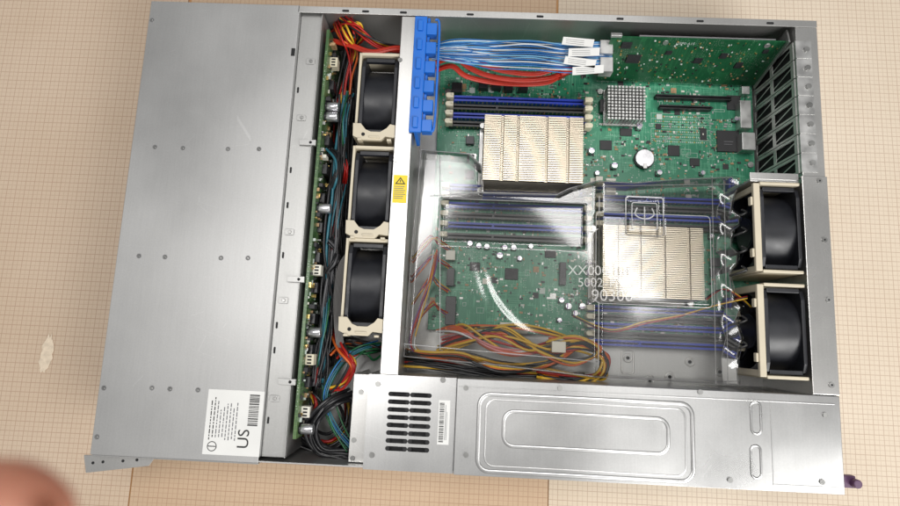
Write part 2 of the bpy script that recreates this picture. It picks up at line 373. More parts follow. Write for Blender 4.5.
for u, v in ((93, 463), (103, 462), (123, 461), (137, 460)):
    x, y, z = a3(u, v, .0755); MB().cyl((x, y, z), (x, y, z+.0003), .0013, BLACKM, 12).obj('ear_hole', CH)
BX0, BX1 = .2540, .2705
b = MB(); b.box(BX0, .081, H-.0012, BX1, W-.008, H, STEEL); b.box(BX1-.0012, .081, .0013, BX1, W-.008, H-.0012, STEEL); b.box(BX0, .081, H-.012, BX0+.0012, W-.008, H-.0012, STEEL)
beam = b.obj('cross_beam', CH, .0007)
for v in (60, 160, 235, 262, 330):
    x, y, z = a3(402-(v-20)*.045, v, H); MB().cyl((x, y, z), (x, y, z+.0008), .0022, SCREW, 16).obj('screw', beam)
lx, ly = at(401.5, 189, H); lx = (BX0+BX1)/2
MB().box(lx-.0066, ly-.0135, H+.0001, lx+.0066, ly+.0135, H+.0004, YELLOWL).obj('warning_label', beam, label='yellow warning sticker with black triangle')
q = MB(); q.prism([(lx-.005, ly+.0045), (lx+.005, ly+.0045), (lx, ly+.0115)], H+.0004, H+.0005, INK); q.prism([(lx-.0032, ly+.0055), (lx+.0032, ly+.0055), (lx, ly+.0098)], H+.0005, H+.0006, YELLOWL)
q.box(lx-.0004, ly+.0063, H+.0006, lx+.0004, ly+.0085, H+.0007, INK)
for k in range(7): q.box(lx-.0055, ly+.002-k*.0019, H+.0004, lx+.0055-R.random()*.003, ly+.0026-k*.0019, H+.0005, INKG)
q.obj('warning_print', beam)

# power supply cover
b = MB(); PY = .0808; zt = H+.0006
xs = at(455, 430, zt)[0]
b.box(xs, -.0016, zt-.0012, L+.0005, PY, zt, PSUM); b.box(xs, PY-.0012, .0013, L-.02, PY, zt-.0012, PSUM); b.box(xs, -.0016, .02, L+.0005, -.0004, zt-.0012, PSUM)
b.box(xs, -.0004, zt-.02, xs+.0012, PY-.0012, zt-.0012, PSUM)
psu = b.obj('power_supply_cover', CH, .0008)
def ridge(u0, v0, u1, v1, r=.012, w=.0016, rings=1):
    x0, y0 = at(u0, v1, zt); x1, y1 = at(u1, v0, zt)
    MB().tube([(x, y, zt-.0002) for x, y in rrect(x0, y0, x1, y1, r)], w, PSUM, 12, True, .45, 0).obj('embossed_ridge', psu)
ridge(477, 404, 692, 471, .010, .0021); ridge(503, 419, 668, 446, .009, .0018); ridge(484, 409, 685, 466, .008, .0009)
for v in (403, 433), (447, 477):
    x, y = at(756, sum(v)/2, zt); MB().tube([(xx, yy, zt) for xx, yy in rrect(x-.0042, y-.0135, x+.0042, y+.0135, .004)], .0011, PSUM, 6, True, .6, 0).obj('embossed_ridge', psu)
MB().box(xs+.002, PY-.0075, zt, L-.004, PY-.0065, zt+.0005, PSUM).box(.5985, .0045, zt, .5995, PY-.0085, zt+.0003, PSUM).box(.5985, .0035, zt, L-.004, .0045, zt+.0004, PSUM).obj('seam', psu, .0002)
for (u, v) in ((466, 388), (466, 455), (822, 482), (700, 392), (560, 388), (730, 480), (825, 415)):
    x, y, z = a3(u, v, zt); q = MB(); q.cyl((x, y, z), (x, y, z+.0009), .0023, SCREW, 16); q.obj('screw', psu)
zg = H-.0012
gx0 = at(366, 420, zg)[0]; gx1 = xs-.0004
hol = []
for k in range(8):
    for ua in (0, 1):
        yk = PY-.0165-k*.0067; x0 = gx0+(.0205, .0400)[ua]; x1 = x0+.0155
        hol.append((x0, yk-.0020, x1, yk+.0020))
b = MB(); b.plate(gx0, -.0012, gx1, PY, hol, lambda u, w, d: (u, w, zg-d), PSUM, .001)
b.box(gx0, -.0012, .0013, gx0+.001, PY-.001, zg-.0011, PSUM); b.box(gx0, PY-.001, .0013, gx1, PY, zg-.0011, PSUM)
b.box(gx0+.016, .004, zg-.006, gx1-.01, PY-.006, zg-.005, BLACKM)
gr = b.obj('power_supply_grille', CH)
cc = MB()
for h in hol:
    for xe in (h[0], h[2]): cc.cyl((xe, (h[1]+h[3])/2, zg+.00002), (xe, (h[1]+h[3])/2, zg+.0001), .0020, BLACKM, 14)
cc.obj('slot_ends', gr)
for (u, v) in ((443, 380), (378, 384), (372, 455)):
    x, y, z = a3(u, v, zg); MB().cyl((x, y, z), (x, y, z+.001), .0025, SCREW, 16).obj('screw', gr)
x0, y0, x1, y1 = rect(439, 400, 448.5, 445, zg); q = MB(); q.box(x0, y0, zg+.0001, x1, y1, zg+.0003, PAPERW)
yy = y0+.002
while yy < y1-.002:
    w = R.choice((.0003, .0005, .0009)); q.box(x0+.001, yy, zg+.0003, x0+.0052, yy+w, zg+.0004, INK); yy += w+R.choice((.0004, .0007))
for k in range(2): q.box(x0+.0062+k*.0012, y0+.004, zg+.0003, x0+.0066+k*.0012, y1-.006*k-.004, zg+.0004, INKG)
q.obj('barcode_label', gr)
x0, y0, x1, y1 = rect(353, 376, 369, 398, .08); MB().box(x0, .002, .074, gx0-.0005, PY-.001, .0755, STEEL).box(x0, .002, .002, x0+.001, PY-.001, .074, STEEL).obj('end_bracket', CH, .0004)
for u, v in ((361, 392), (352, 440), (349, 458)):
    x, y, z = a3(u, v, .0755); MB().cyl((max(x, x0+.004), y, z), (max(x, x0+.004), y, z+.0009), .0023, SCREW, 16).obj('screw', CH)
x, y, z = a3(848, 481, .05); MB().box(L, y-.006, .045, x+.006, y+.005, .052, PURP).cyl((x+.004, y-.001, .040), (x+.004, y-.001, .058), .004, PURP).obj('release_latch', CH, .001)

# serial sticker on drive cover
x0, y0, x1, y1 = rect(209, 389, 259, 457, H); z = H+.0002
b = MB(); b.box(x0, y0, H+.0001, x1, y1, z, PAPERW); yy = y0+.026
while yy < y1-.004:
    w = R.choice((.0004, .0007, .0011)); b.box(x1-.013, yy, z, x1-.004, yy+w, z+.0001, INK); yy += w+R.choice((.0005, .0008))
for k in range(9):
    xx = x0+.004+k*.0029; yy = y0+.012+R.random()*.004
    while yy < y1-.006-R.random()*.012:
        w = .001+R.random()*.003; b.box(xx, yy, z, xx+.0009, yy+w, z+.0001, INKG if k > 1 else INK); yy += w+.0009
st = b.obj('serial_sticker', cover, label='white rating sticker with barcode')
text('sticker_lettering', 'US', .0145, (x1-.015, y0+.0145, z+.0001), math.pi/2, INK, st)
MB().tube([(x0+.008+.004*math.cos(t), y0+.007+.004*math.sin(t), z) for t in [i*.4 for i in range(16)]], .0004, INK, 5, True, .4, 0).box(x0+.0045, y0+.0066, z, x0+.0115, y0+.0074, z+.0001, INK).obj('approval_mark', st)

# ---------------------------------------------------------------- motherboard
zb = .0095
mx0, my0, mx1, my1 = rect(441, 60, 752, 344, zb); mx1 = XR-.004; my1 = min(my1, W-.012)
MO = thing('motherboard', 'large green server motherboard screwed to the chassis floor', 'motherboard', ((mx0+mx1)/2, (my0+my1)/2, zb-.0016))
MB().box(mx0, my0, zb-.0016, mx1, my1, zb, PCB).obj('circuit_board', MO, .0003)
SL = .1405
def slot_mesh(col):
    b = MB(); b.box(-SL/2, -.0031, 0, SL/2, -.0009, .0085, col); b.box(-SL/2, .0009, 0, SL/2, .0031, .0085, col); b.box(-SL/2, -.0009, 0, SL/2, .0009, .0045, BLACKM)
    b.box(-.0245, -.0009, .0045, -.022, .0009, .0084, col); b.box(-SL/2-.0045, -.0035, 0, -SL/2, .0035, .0065, col); b.box(SL/2, -.0035, 0, SL/2+.0045, .0035, .0065, col)
    for i in range(30): b.box(-SL/2+.004+i*.0045, -.00325, .003, -SL/2+.005+i*.0045, -.0031, .008, GOLD)
    return b
def latch_mesh(s):
    b = MB(); b.prism([(0, -.0027), (s*.007, -.0027), (s*.0085, -.0012), (s*.0085, .0012), (s*.007, .0027), (0, .0027)], .004, .0165, IVORY); b.box(-.0005, -.0008, .0165, .0005+s*.003, .0008, .018, IVORY); return b
tmpl = {}
def add_slot(xc, yc, blue):
    if blue not in tmpl:
        o = slot_mesh(BLUES if blue else BLACKP).obj('memory_slot', None, .0003); l = latch_mesh(-1).obj('latch', None, .0005); r = latch_mesh(1).obj('latch', None, .0005)
        tmpl[blue] = (o, l, r); new = (o, l, r)
    else:
        new = tuple(q.copy() for q in tmpl[blue])
        for q in new: bpy.context.collection.objects.link(q)
    o, l, r = new; o.parent = MO; o.location = Vector((xc, yc, zb))-MO.location
    l.parent = o; l.location = (-SL/2-.0005, 0, 0); r.parent = o; r.location = (SL/2+.0005, 0, 0)
    if blue and not o.get('label'): o['label'] = 'blue memory slot'
zs = zb+.0085
for (u0, u1, vs) in ((452, 585, (100, 108.5, 117, 125.5)), (446, 586, (189, 198)), (444, 587, (207, 217, 227, 238)), (598, 742, (200, 209, 218, 227)), (590, 736, (311, 319.5, 328, 336.5, 345))):
    xc = (at(u0, vs[1], zs)[0]+at(u1, vs[1], zs)[0])/2
    for k, v in enumerate(vs): add_slot(xc, at((u0+u1)/2, v, zs)[1], k % 2 == 0)
def bx(name, u0, v0, u1, v1, h, m, par=MO, bev=.0004, z0=None, label=None):
    z0 = zb if z0 is None else z0; x0, y0, x1, y1 = rect(u0, v0, u1, v1, z0+h)
    return MB().box(x0, y0, z0, x1, y1, z0+h, m).obj(name, par, bev, label=label)
for q in ((717, 130, 740, 152, .0022), (727, 95, 741, 110, .0015), (600, 140, 612, 150, .0012), (470, 262, 480, 271, .0012), (668, 145, 680, 156, .0012), (690, 158, 700, 166, .0012), (545, 250, 556, 258, .0012), (505, 268, 518, 280, .0012), (620, 128, 632, 136, .0012), (486, 330, 494, 337, .0012), (700, 128, 707, 140, .001)):
    c = bx('microchip', *q[:4], q[4], CHIP)
x0, y0, x1, y1 = rect(717, 130, 740, 152, zb+.0022); MB().box(x0+.007, y0+.008, zb+.0022, x1-.008, y0+.0086, zb+.0023, INKG).box(x0+.007, y0+.011, zb+.0022, x1-.007, y0+.0116, zb+.0023, INKG).obj('chip_print', MO)
for q in ((656, 95.5, 732, 98), (660, 106, 712, 108)):
    x0, y0, x1, y1 = rect(*q, zb+.007); b = MB(); ym = (y0+y1)/2; b.box(x0, ym-.0021, zb, x1, ym-.0007, zb+.007, BLACKP); b.box(x0, ym+.0007, zb, x1, ym+.0021, zb+.007, BLACKP); b.box(x0, ym-.0007, zb, x1, ym+.0007, zb+.004, BLACKM); b.obj('expansion_slot', MO, .0003)
for (u, v) in ((655, 116), (655, 121), (655, 126), (655, 131), (655, 136), (655, 141)):
    x, y, z = a3(u, v, zb); q = MB()
    for k in range(26): q.box(x+k*.0021, y-.0009, zb, x+.0009+k*.0021, y+.0006, zb+.0003, SILK if k % 4 else GOLD)
    q.obj('solder_pads', MO)
q = MB()      # pale slot outlines printed on the board
for v in (113, 118.5, 123.5, 128.5, 133.5, 138.5):
    x, y = at(651, v, zb); q.box(x, y, zb, x+.064, y+.0003, zb+.0002, SILK); q.box(x, y-.0042, zb, x+.0003, y, zb+.0002, SILK); q.box(x+.0637, y-.0042, zb, x+.064, y, zb+.0002, SILK)
q.obj('slot_outline_print', MO)
for q in ((479, 78, 488, 88, .009), (492, 78, 501, 88, .009), (505, 80, 513, 90, .009), (520, 80, 528, 90, .009), (452, 82, 462, 92, .008), (740, 100, 752, 128, .012), (742, 132, 756, 150, .013), (446, 296, 455, 325, .012), (447, 268, 454, 286, .010), (560, 262, 566, 285, .006), (600, 99, 604, 112, .006), (742, 86, 750, 94, .008)):
    bx('pin_header', *q, BLACKP if q[0] < 700 else ALU)
for q in ((552, 340, 566, 352, .012), (446, 250, 455, 260, .01), (596, 176, 603, 190, .008), (606, 178, 616, 196, .008), (500, 322, 528, 334, .010), (466, 326, 482, 336, .010)): bx('power_connector', *q, WHITEP)
cp = []
for (u, v) in ((451, 100), (451, 116), (470, 243), (479, 245), (487, 246), (505, 247), (514, 247), (531, 246), (598, 172), (592, 188), (562, 300), (569, 306), (576, 313), (583, 306), (590, 302), (560, 320), (745, 120), (737, 118), (615, 165), (660, 172), (704, 172), (590, 262), (590, 272), (590, 282), (713, 236), (722, 250), (722, 285), (640, 126), (690, 180), (585, 130), (592, 150), (500, 255), (520, 258)):
    if not cp:
        b = MB(); b.box(-.0034, -.0034, 0, .0034, .0034, .001, BLACKP); b.cyl((0, 0, .001), (0, 0, .0078), .0031, CAN, 20); b.box(-.003, .0009, .0078, .003, .0019, .0079, PUR); o = b.obj('capacitor', None, .0003)
    else: o = cp[0].copy(); bpy.context.collection.objects.link(o)
    x, y = at(u, v, zb+.008); o.parent = MO; o.location = Vector((x, y, zb))-MO.location; cp.append(o)
    o.rotation_euler[2] = R.choice((0, 1.57, 3.14)); s = R.choice((.75, .85, 1)); o.scale = (s, s, R.uniform(.7, 1))
FER = mat('ferrite', (.09, .09, .095), .2, .5)
for (u, v) in ((470, 140), (470, 158), (470, 174), (594, 236), (594, 250), (594, 290), (716, 262), (716, 272)):
    x, y = at(u, v, zb+.005); MB().box(x-.0045, y-.0045, zb, x+.0045, y+.0045, zb+.0055, FER).obj('choke', MO, .0006)
x, y = at(645, 158, zb+.006); q = MB(); q.cyl((x, y, zb), (x, y, zb+.004), .0108, BLACKP, 28); q.cyl((x, y, zb+.004), (x, y, zb+.0062), .0098, CAN, 36); q.box(x-.002, y-.0118, zb+.0062, x+.002, y-.006, zb+.0068, ALU)
q.obj('coin_battery', MO, .0004)
b = MB(); cols = [CHIP, CHIP, TANC, TANC, SILK, SCREW, WHITEP]
for i in range(2600):
    x = R.uniform(mx0+.003, mx1-.003); y = R.uniform(my0+.003, my1-.003)
    if math.sin(x*70)*math.cos(y*85)+R.random()*.8 < 0: continue
    w, h = R.choice(((.0008, .0005), (.0012, .0007), (.0007, .0014), (.0018, .001), (.0006, .001)))
    if R.random() < .03: w, h = .003, .003
    b.box(x-w, y-h, zb, x+w, y+h, zb+R.uniform(.0004, .0011), R.choice(cols))
for i in range(26):
    x = R.uniform(mx0+.01, mx1-.04); y = R.uniform(my0+.02, my1-.02); n = R.randint(4, 9)
    for k in range(n): b.box(x+k*.0022, y, zb, x+k*.0022+.0011, y+.0018, zb+.0006, R.choice((TANC, CHIP, SILK)))
b.obj('surface_components', MO, kind='stuff')
b = MB()
for i in range(120):
    x = R.uniform(mx0+.01, mx1-.02); y = R.uniform(my0+.01, my1-.02); w = R.uniform(.003, .012); h = R.uniform(.002, .006)
    for q in ((x, y, x+w, y+.0003), (x, y+h, x+w, y+h+.0003), (x, y+.0003, x+.0003, y+h), (x+w-.0003, y+.0003, x+w, y+h)): b.box(q[0], q[1], zb, q[2], q[3], zb+.00015, SILK)
b.obj('silkscreen_outlines', MO)
for (u, v) in ((448, 92), (600, 92), (745, 92), (750, 165), (448, 338), (580, 338), (745, 345)):
    x, y = at(u, v, zb); MB().cyl((x, y, zb), (x, y, zb+.0018), .0032, SCREW, 18).obj('screw', MO)
for (u, v) in ((628, 358), (670, 377), (600, 370), (560, 376), (720, 372), (650, 380), (690, 362)):
    x, y = at(u, v, .002); q = MB(); q.tube([(x+.0042*math.cos(t*.4488), y+.0042*math.sin(t*.4488), .0014) for t in range(14)], .0009, STEEL, 6, True, .7, 0); q.cyl((x, y, .0013), (x, y, .0022), .0018, BLACKM, 14); q.obj('standoff', CH)
x0, y0, x1, y1 = rect(622, 350, 634, 374, .003); MB().tube([(xx, yy, .0014) for xx, yy in rrect(x0, y0, x1, y1, .003)], .0009, STEEL, 6, True, .6, 0).obj('embossed_ridge', CH)

# ---------------------------------------------------------------- heatsinks
def heatsink(u0, v0, u1, v1, zt, lab, cuts, pitch=.0018, mt=FINM, grp='finned heatsinks on the processors'):
    x0, y0, x1, y1 = rect(u0, v0, u1, v1, zt); t = thing('heatsink', lab, 'heatsink', ((x0+x1)/2, (y0+y1)/2, zb), grp)
    b = MB(); n = int((y1-y0)/pitch); xs_ = [x0]+[x0+(x1-x0)*c for c in cuts]+[x1]
    for i in range(n):
        y = y0+i*pitch; sk = R.uniform(-.0002, .0002)
        b.box(x0+sk, y, zb+.006, x1+sk, y+.00045, zt-.0022, mt)
        for k in range(len(xs_)-1):
            gp = .0007 if k % 2 else .0001
            z2 = zt+R.uniform(-.00025, 0)-(.0016 if k % 2 else 0)
            b.box(xs_[k]+gp, y, zt-.0045, xs_[k+1]-gp, y+pitch*.56, z2, mt)
    b.obj('fin_stack', t)
    q = MB(); q.box(x0-.004, y0-.003, zb+.001, x1+.004, y1+.003, zb+.0058, ALU); q.obj('base_plate', t, .0005)
    for sx, sy in ((x0-.001, y0-.001), (x1+.001, y0-.001), (x0-.001, y1+.001), (x1+.001, y1+.001)):
        MB().cyl((sx, sy, zb+.0058), (sx, sy, zb+.014), .003, SCREW, 16).obj('spring_screw', t)
    return t, (x0, y0, x1, y1)
heatsink(485, 113, 583, 183, .060, 'warm silver finned heatsink standing bare on the board', (.17, .20, .33, .355, .62, .645, .83, .86))
heatsink(603, 222, 705, 300, .060, 'warm silver finned heatsink covered by clear plastic shroud', (.13, .16, .36, .385, .60, .625, .84, .87))
x0, y0, x1, y1 = rect(608, 84, 647, 120, .030); t = thing('chipset_heatsink', 'small square silver pin heatsink on the green motherboard', 'heatsink', ((x0+x1)/2, (y0+y1)/2, zb))
b = MB(); n = 11; px = (x1-x0)/n; py = (y1-y0)/n
for i in range(n):
    for j in range(n): b.box(x0+i*px, y0+j*py, .015, x0+i*px+px*.62, y0+j*py+py*.62, .030, ALU)
b.obj('pin_array', t); MB().box(x0-.001, y0-.001, zb+.002, x1, y1, .015, ALU).obj('base_plate', t)

# ---------------------------------------------------------------- fans
def fan(x0, x1, yc, hf, ztop, name, lab, grp, rear):
    zc = ztop-hf; t = thing(name, lab, 'cooling fan', ((x0+x1)/2, yc, zc-hf), grp)
    b = MB(); rr = hf*.95
    for xa, xb in ((x0, x0+.0035), (x1-.0035, x1)): b.sqring(xa, xb, yc, zc, hf, rr*.97, FANB)
    n = 40; k = len(b.v)
    for x in (x0+.003, x1-.003):
        for rad in (rr+.0002, rr*.97):
            for i in range(n): a = 2*math.pi*i/n; b.v.append((x, yc+rad*math.cos(a), zc+rad*math.sin(a)))
    for i in range(n):
        j = (i+1) % n; b.face([k+i, k+j, k+2*n+j, k+2*n+i], FANB, True); b.face([k+n+i, k+3*n+i, k+3*n+j, k+n+j], FANB, True)
    for sx in (-1, 1):
        b.box(x0+.0035, yc+sx*hf*.93-.002, ztop-.007, x1-.0035, yc+sx*hf*.93+.002, ztop-.002, FANB)
    for a in (0.6, 2.2, 3.8, 5.4):
        c, s = math.cos(a), math.sin(a); b.tube([(x1-.004, yc+c*.012, zc+s*.012), (x1-.004, yc+c*rr, zc+s*rr)], .0016, FANB, 6, sub=0)
    b.obj('fan_frame', t, .0005)
    q = MB(); q.cyl((x0+.004, yc, zc), (x1-.006, yc, zc), hf*.42, FANB, 32); q.cyl((x0+.0036, yc, zc), (x0+.004, yc, zc), hf*.36, BLACKP, 32)
    q.obj('rotor_hub', t, .0015)
    for bl in range(7):
        q = MB(); a0 = bl*2*math.pi/7; nr, na = 4, 6
        for i in range(nr+1):
            r = hf*.41+(rr*.94-hf*.41)*i/nr
            for j in range(na+1):
                a = a0+(j/na)*.86+i*.05; xx = x0+.006+(j/na)*(x1-x0-.014)-.002*math.sin(j/na*3.14); q.v.append((xx, yc+r*math.cos(a), zc+r*math.sin(a)))
        for i in range(nr):
            for j in range(na): k = i*(na+1)+j; q.face([k, k+1, k+na+2, k+na+1], FANB, True)
        o = q.obj('fan_blade', t); s = o.modifiers.new('thick', 'SOLIDIFY'); s.thickness = .0012
    h = MB(); zh = ztop+.001
    if not rear:
        h.box(x0-.0032, yc-hf-.002, zh-.02, x0-.0008, yc+hf+.0035, zh-.001, CREAM)
        h.box(x0-.0008, yc+hf+.0006, zh-.035, x1+.001, yc+hf+.0036, zh-.0005, CREAM)
        y1 = yc-hf+.006; y0 = yc-hf-.0075
        pts = [(x0-.0045, y1+.003), (x0+.003, y1+.003), (x0+.008, y1-.003), (x0+.013, y1-.005), (x1-.013, y1-.005), (x1-.007, y1-.001), (x1-.004, y1+.003), (x1+.001, y1+.002), (x1+.001, y0+.003), (x1-.008, y0+.004), (x1-.012, y0), (x0+.004, y0), (x0-.004, y0+.004)]
        h.prism(pts, zh-.003, zh+.001, CREAM)
        h.box(x0-.004, yc-hf-.004, .005, x1, yc-hf-.001, zh-.003, CREAM)
        for xx in (x0+.001, x1-.006): h.box(xx, y0-.001, zh-.012, xx+.004, y0+.001, zh+.0025, CREAM)
        h.box(x0+.012, y0+.002, zh+.001, x1-.013, y0+.0035, zh+.0022, CREAM)
        h.cyl((x0+.006, y0+.0055, zh+.001), (x0+.006, y0+.0055, zh+.0013), .0018, BLACKM, 14)
    else:
        h.box(x0-.0035, yc-hf-.002, .012, x0-.0005, yc-hf+.004, zh-.004, CREAM); h.box(x0-.0035, yc+hf-.004, .012, x0-.0005, yc+hf+.002, zh-.004, CREAM)
        h.box(x0-.0065, yc-hf-.002, zh-.004, x0-.0005, yc+hf+.002, zh, CREAM)
        h.box(x0-.0003, yc+hf+.0004, .012, x1, yc+hf+.0034, zh, CREAM); h.box(x0-.0003, yc-hf-.0034, .012, x1, yc-hf-.0004, zh, CREAM)
        for yy in (yc-hf*.62, yc+hf*.62): h.box(x0-.009, yy-.004, zh-.006, x0-.0066, yy+.004, zh-.001, CREAM)
    h.obj('fan_holder', t, .0007)
    return t
for v0, v1 in ((57, 133), (150, 231), (245, 326)):
    yA = at(378, v0, .084)[1]; yB = at(378, v1, .084)[1]; yc = (yA+yB)/2
    fan(.2175, .2528, yc, .0395, .084, 'chassis_fan', 'black cooling fan in a cream plastic holder', 'row of fans across the middle', False)
for v0, v1 in ((187, 269), (290, 373)):
    yA = at(785, v0, .084)[1]; yB = at(785, v1, .084)[1]; yc = (yA+yB)/2
    fan(.5990, .6355, yc, .0395, .084, 'rear_fan', 'black cooling fan in cream holder at rear wall', 'pair of rear fans', True)

# ---------------------------------------------------------------- backplane
BPX = .1810
BP = thing('drive_backplane', 'narrow upright green circuit board behind the drive cage', 'circuit board', (BPX, W/2, .002))
MB().box(BPX-.0030, .02, .004, BPX, W-.02, .079, PCBO).obj('circuit_board', BP)
for y in [.035+.0295*i for i in range(13)]:
    MB().box(BPX, y, .045, BPX+.005, y+.010, .066, BLACKP).obj('drive_connector', BP, .0005)
    if R.random() < .6: MB().box(BPX, y+.014, .064, BPX+R.uniform(.003, .006), y+.016+R.random()*.003, .074, R.choice((WHITEP, TANC, CHIP, CHIP, BLACKP))).obj('header', BP, .0004)
for (u, v) in ((330, 116), (322, 208), (309, 332), (301, 429), (328, 106)):
    x, y = at(u, v, .072); q = MB(); q.cyl((BPX, y, .070), (BPX+.002, y, .070), .0052, BLACKP, 22); q.cyl((BPX+.002, y, .070), (BPX+.013, y, .070), .0048, CAN, 24); q.obj('capacitor', BP, .0004)
for (u, v, m) in ((318, 360, IVORY), (340, 62, IVORY), (318, 270, WHITEP), (303, 412, WHITEP)):
    x, y = at(u, v, .07); q = MB(); q.box(BPX, y-.005, .060, BPX+.008, y+.005, .070, m)
    for k in range(3): q.box(BPX+.002, y-.004+k*.003, .070, BPX+.006, y-.0025+k*.003, .0705, BLACKM)
    q.obj('power_connector', BP, .0006)
b = MB()
for i in range(420):
    y = R.uniform(.025, W-.025); z = R.uniform(.03, .0785); w = R.uniform(.0006, .0022); b.box(BPX, y-w, z-.0012, BPX+R.uniform(.0006, .0025), y+w, z, R.choice(cols+[GOLD, CHIP]))
b.obj('surface_components', BP, kind='stuff')

# ---------------------------------------------------------------- cables
def harness(name, lab, cat, path, cs, spread, r, group=None, jit=1., endtight=False, rnd=.4):
    p0 = a3(*path[len(path)//2]); t = thing(name, lab, cat, p0, group)
    for i, m in enumerate(cs):
        ph = R.uniform(0, 6.3); q = []
        for j, (u, v, z) in enumerate(path):
            x, y = at(u, v, z); s = spread*(.35 if endtight and j in (0, len(path)-1) else 1)
            a = ph+j*.9*jit+R.uniform(-rnd, rnd); rr = s*(.25+.75*((i*0.618) % 1))
            q.append((x+rr*math.cos(a), y+rr*math.sin(a)*1.0, max(.004, z+rr*.6*math.sin(a*1.3+i))))
        MB().tube(q, r, m, 7).obj('wire', t)
    return t
harness('wire_harness', 'red, yellow and black power wires beside the backplane', 'wiring', [(338, 18, .06), (346, 34, .075), (352, 52, .06), (346, 80, .05), (343, 110, .045), (340, 140, .03)], [WRED, WRED, WYEL, WBLK, WBLK, WRED, WORG, WYEL, WRED], .0085, .0011, rnd=.8)
harness('wire_harness', 'red wires curving over the first fan', 'wiring', [(340, 14, .07), (360, 30, .075), (378, 44, .065), (398, 50, .055), (425, 52, .05)], [WRED, WRED, WBLK, WRED, WYEL, WRED, WBLK], .006, .0011)
harness('wire_harness', 'yellow and red wires looping at the chassis corner', 'wiring', [(334, 30, .05), (345, 22, .07), (358, 26, .074), (362, 38, .06), (352, 48, .05)], [WYEL, WRED, WRED, WYEL, WBLK], .004, .0011)
harness('wire_harness', 'dark mixed wires running behind the fans', 'wiring', [(345, 100, .055), (341, 150, .058), (336, 200, .062), (332, 250, .06), (328, 300, .058), (322, 350, .05), (318, 385, .055)], [WBLK, WBLK, WGRY, WBLK, WTEAL, WBLK, WBLK, WGRY, WBLK, WBLK, WBLK, WBLK, WBLK, WRED], .008, .0014, rnd=.9)
harness('wire_harness', 'teal and green signal wires behind the fans', 'wiring', [(350, 92, .05), (344, 120, .064), (343, 175, .05), (336, 215, .064), (330, 270, .05), (327, 320, .062), (320, 372, .05), (333, 400, .05)], [WTEAL, WTEAL, WGRN, WBLK, WTEAL], .006, .0008, rnd=.9)
harness('wire_harness', 'red and black wires tucked beside the second fan', 'wiring', [(340, 150, .05), (346, 168, .062), (342, 188, .05), (337, 204, .04)], [WRED, WBLK, WRED, WBLK, WRED], .004, .0011)
harness('wire_harness', 'red wires beside the third fan', 'wiring', [(336, 330, .04), (343, 346, .06), (352, 362, .066), (340, 385, .06), (326, 392, .055)], [WRED, WRED, WBLK, WORG, WYEL, WRED, WRED], .006, .0013, rnd=.8)
harness('wire_harness', 'short black wires bridging backplane and fan cables', 'wiring', [(330, 240, .066), (338, 250, .06), (334, 262, .07), (326, 272, .06), (324, 290, .05)], [WBLK, WBLK, WGRY, WBLK], .004, .0012)
harness('wire_harness', 'short black wires bridging backplane and fan cables', 'wiring', [(330, 150, .062), (338, 158, .068), (336, 176, .07), (329, 190, .062)], [WBLK, WBLK, WBLK, WTEAL], .004, .0013)
harness('wire_harness', 'green and teal signal wires by the power supply', 'wiring', [(378, 345, .05), (358, 352, .06), (340, 368, .055), (328, 395, .06), (335, 425, .06), (352, 448, .06)], [WTEAL, WGRN, WTEAL, WGRN, WBLU, WTEAL, WGRN], .007, .0007)
harness('wire_harness', 'thick black wires curling beside the power supply', 'wiring', [(352, 395, .05), (330, 405, .065), (312, 425, .06), (318, 448, .06), (345, 455, .06), (375, 462, .045)], [WBLK]*9, .007, .0016)
harness('wire_harness', 'dark cables packed in the lower corner', 'wiring', [(300, 372, .03), (312, 400, .04), (298, 430, .03), (325, 446, .035), (348, 430, .03), (350, 400, .03)], [WBLK]*12+[WRED, WYEL], .011, .0016)
harness('wire_harness', 'black power wires packed below the fans', 'wiring', [(395, 350, .03), (375, 352, .05), (362, 350, .055), (350, 345, .05), (335, 350, .045)], [WBLK]*7+[WRED, WRED, WORG, WGRN, WGRN], .009, .0012)
b = MB(); pr = [(345, 255, .07), (338, 268, .068), (334, 300, .064), (336, 340, .06), (342, 362, .058)]
for k in range(7): b.tube([(at(u, v, z)[0]+k*.0011, at(u, v, z)[1], z) for u, v, z in pr], .0006, GREYC, 6)
b.obj('ribbon_cable', label='flat grey ribbon cable running beside the third fan', cat='cable')
harness('wire_harness', 'black wires lying low behind the backplane', 'wiring', [(352, 40, .02), (350, 100, .02), (345, 170, .02), (340, 240, .02), (336, 300, .02), (330, 360, .02)], [WBLK]*12, .010, .0017)
t = thing('data_cable_bundle', 'bundle of thin blue and white data cables with white tags', 'cable', a3(520, 55, .05))
for i in range(40):
    f = i/39; m = (WBLU, WLBL, WBLU, WWHT, WBLU)[i % 5]; o = R.uniform(-2, 2); o2 = R.uniform(-2, 2)
    p = [a3(432, 45+f*14, .058), a3(455, 41+f*22+o, .066), a3(490, 40+f*27+o2, .066), a3(530, 40+f*28-o, .068+.004*math.sin(i)), a3(565, 43+f*28+o2, .070), a3(592, 42+f*30, .066), a3(612, 42+f*28, .06)]
    MB().tube(p, .0006, m, 6).obj('data_wire', t)
for (u, v, a) in ((578, 42, -.08), (584, 52, .05), (580, 62, -.12), (588, 70, .1)):
    x, y, z = a3(u, v, .0745); c, s = math.cos(a), math.sin(a); P = [(x+dx*c-dy*s, y+dx*s+dy*c) for dx, dy in ((-.016, -.0045), (.015, -.004), (.016, .0045), (-.015, .004))]
    q = MB(); q.prism(P, z, z+.0003, PAPERW)
    for k in range(3): q.prism([(x+dx*c-dy*s, y+dx*s+dy*c) for dx, dy in ((-.012, -.0025+k*.002), (.006, -.0025+k*.002), (.006, -.0021+k*.002), (-.012, -.0021+k*.002))], z+.0003, z+.0004, INKG)
    q.obj('cable_tag', t)
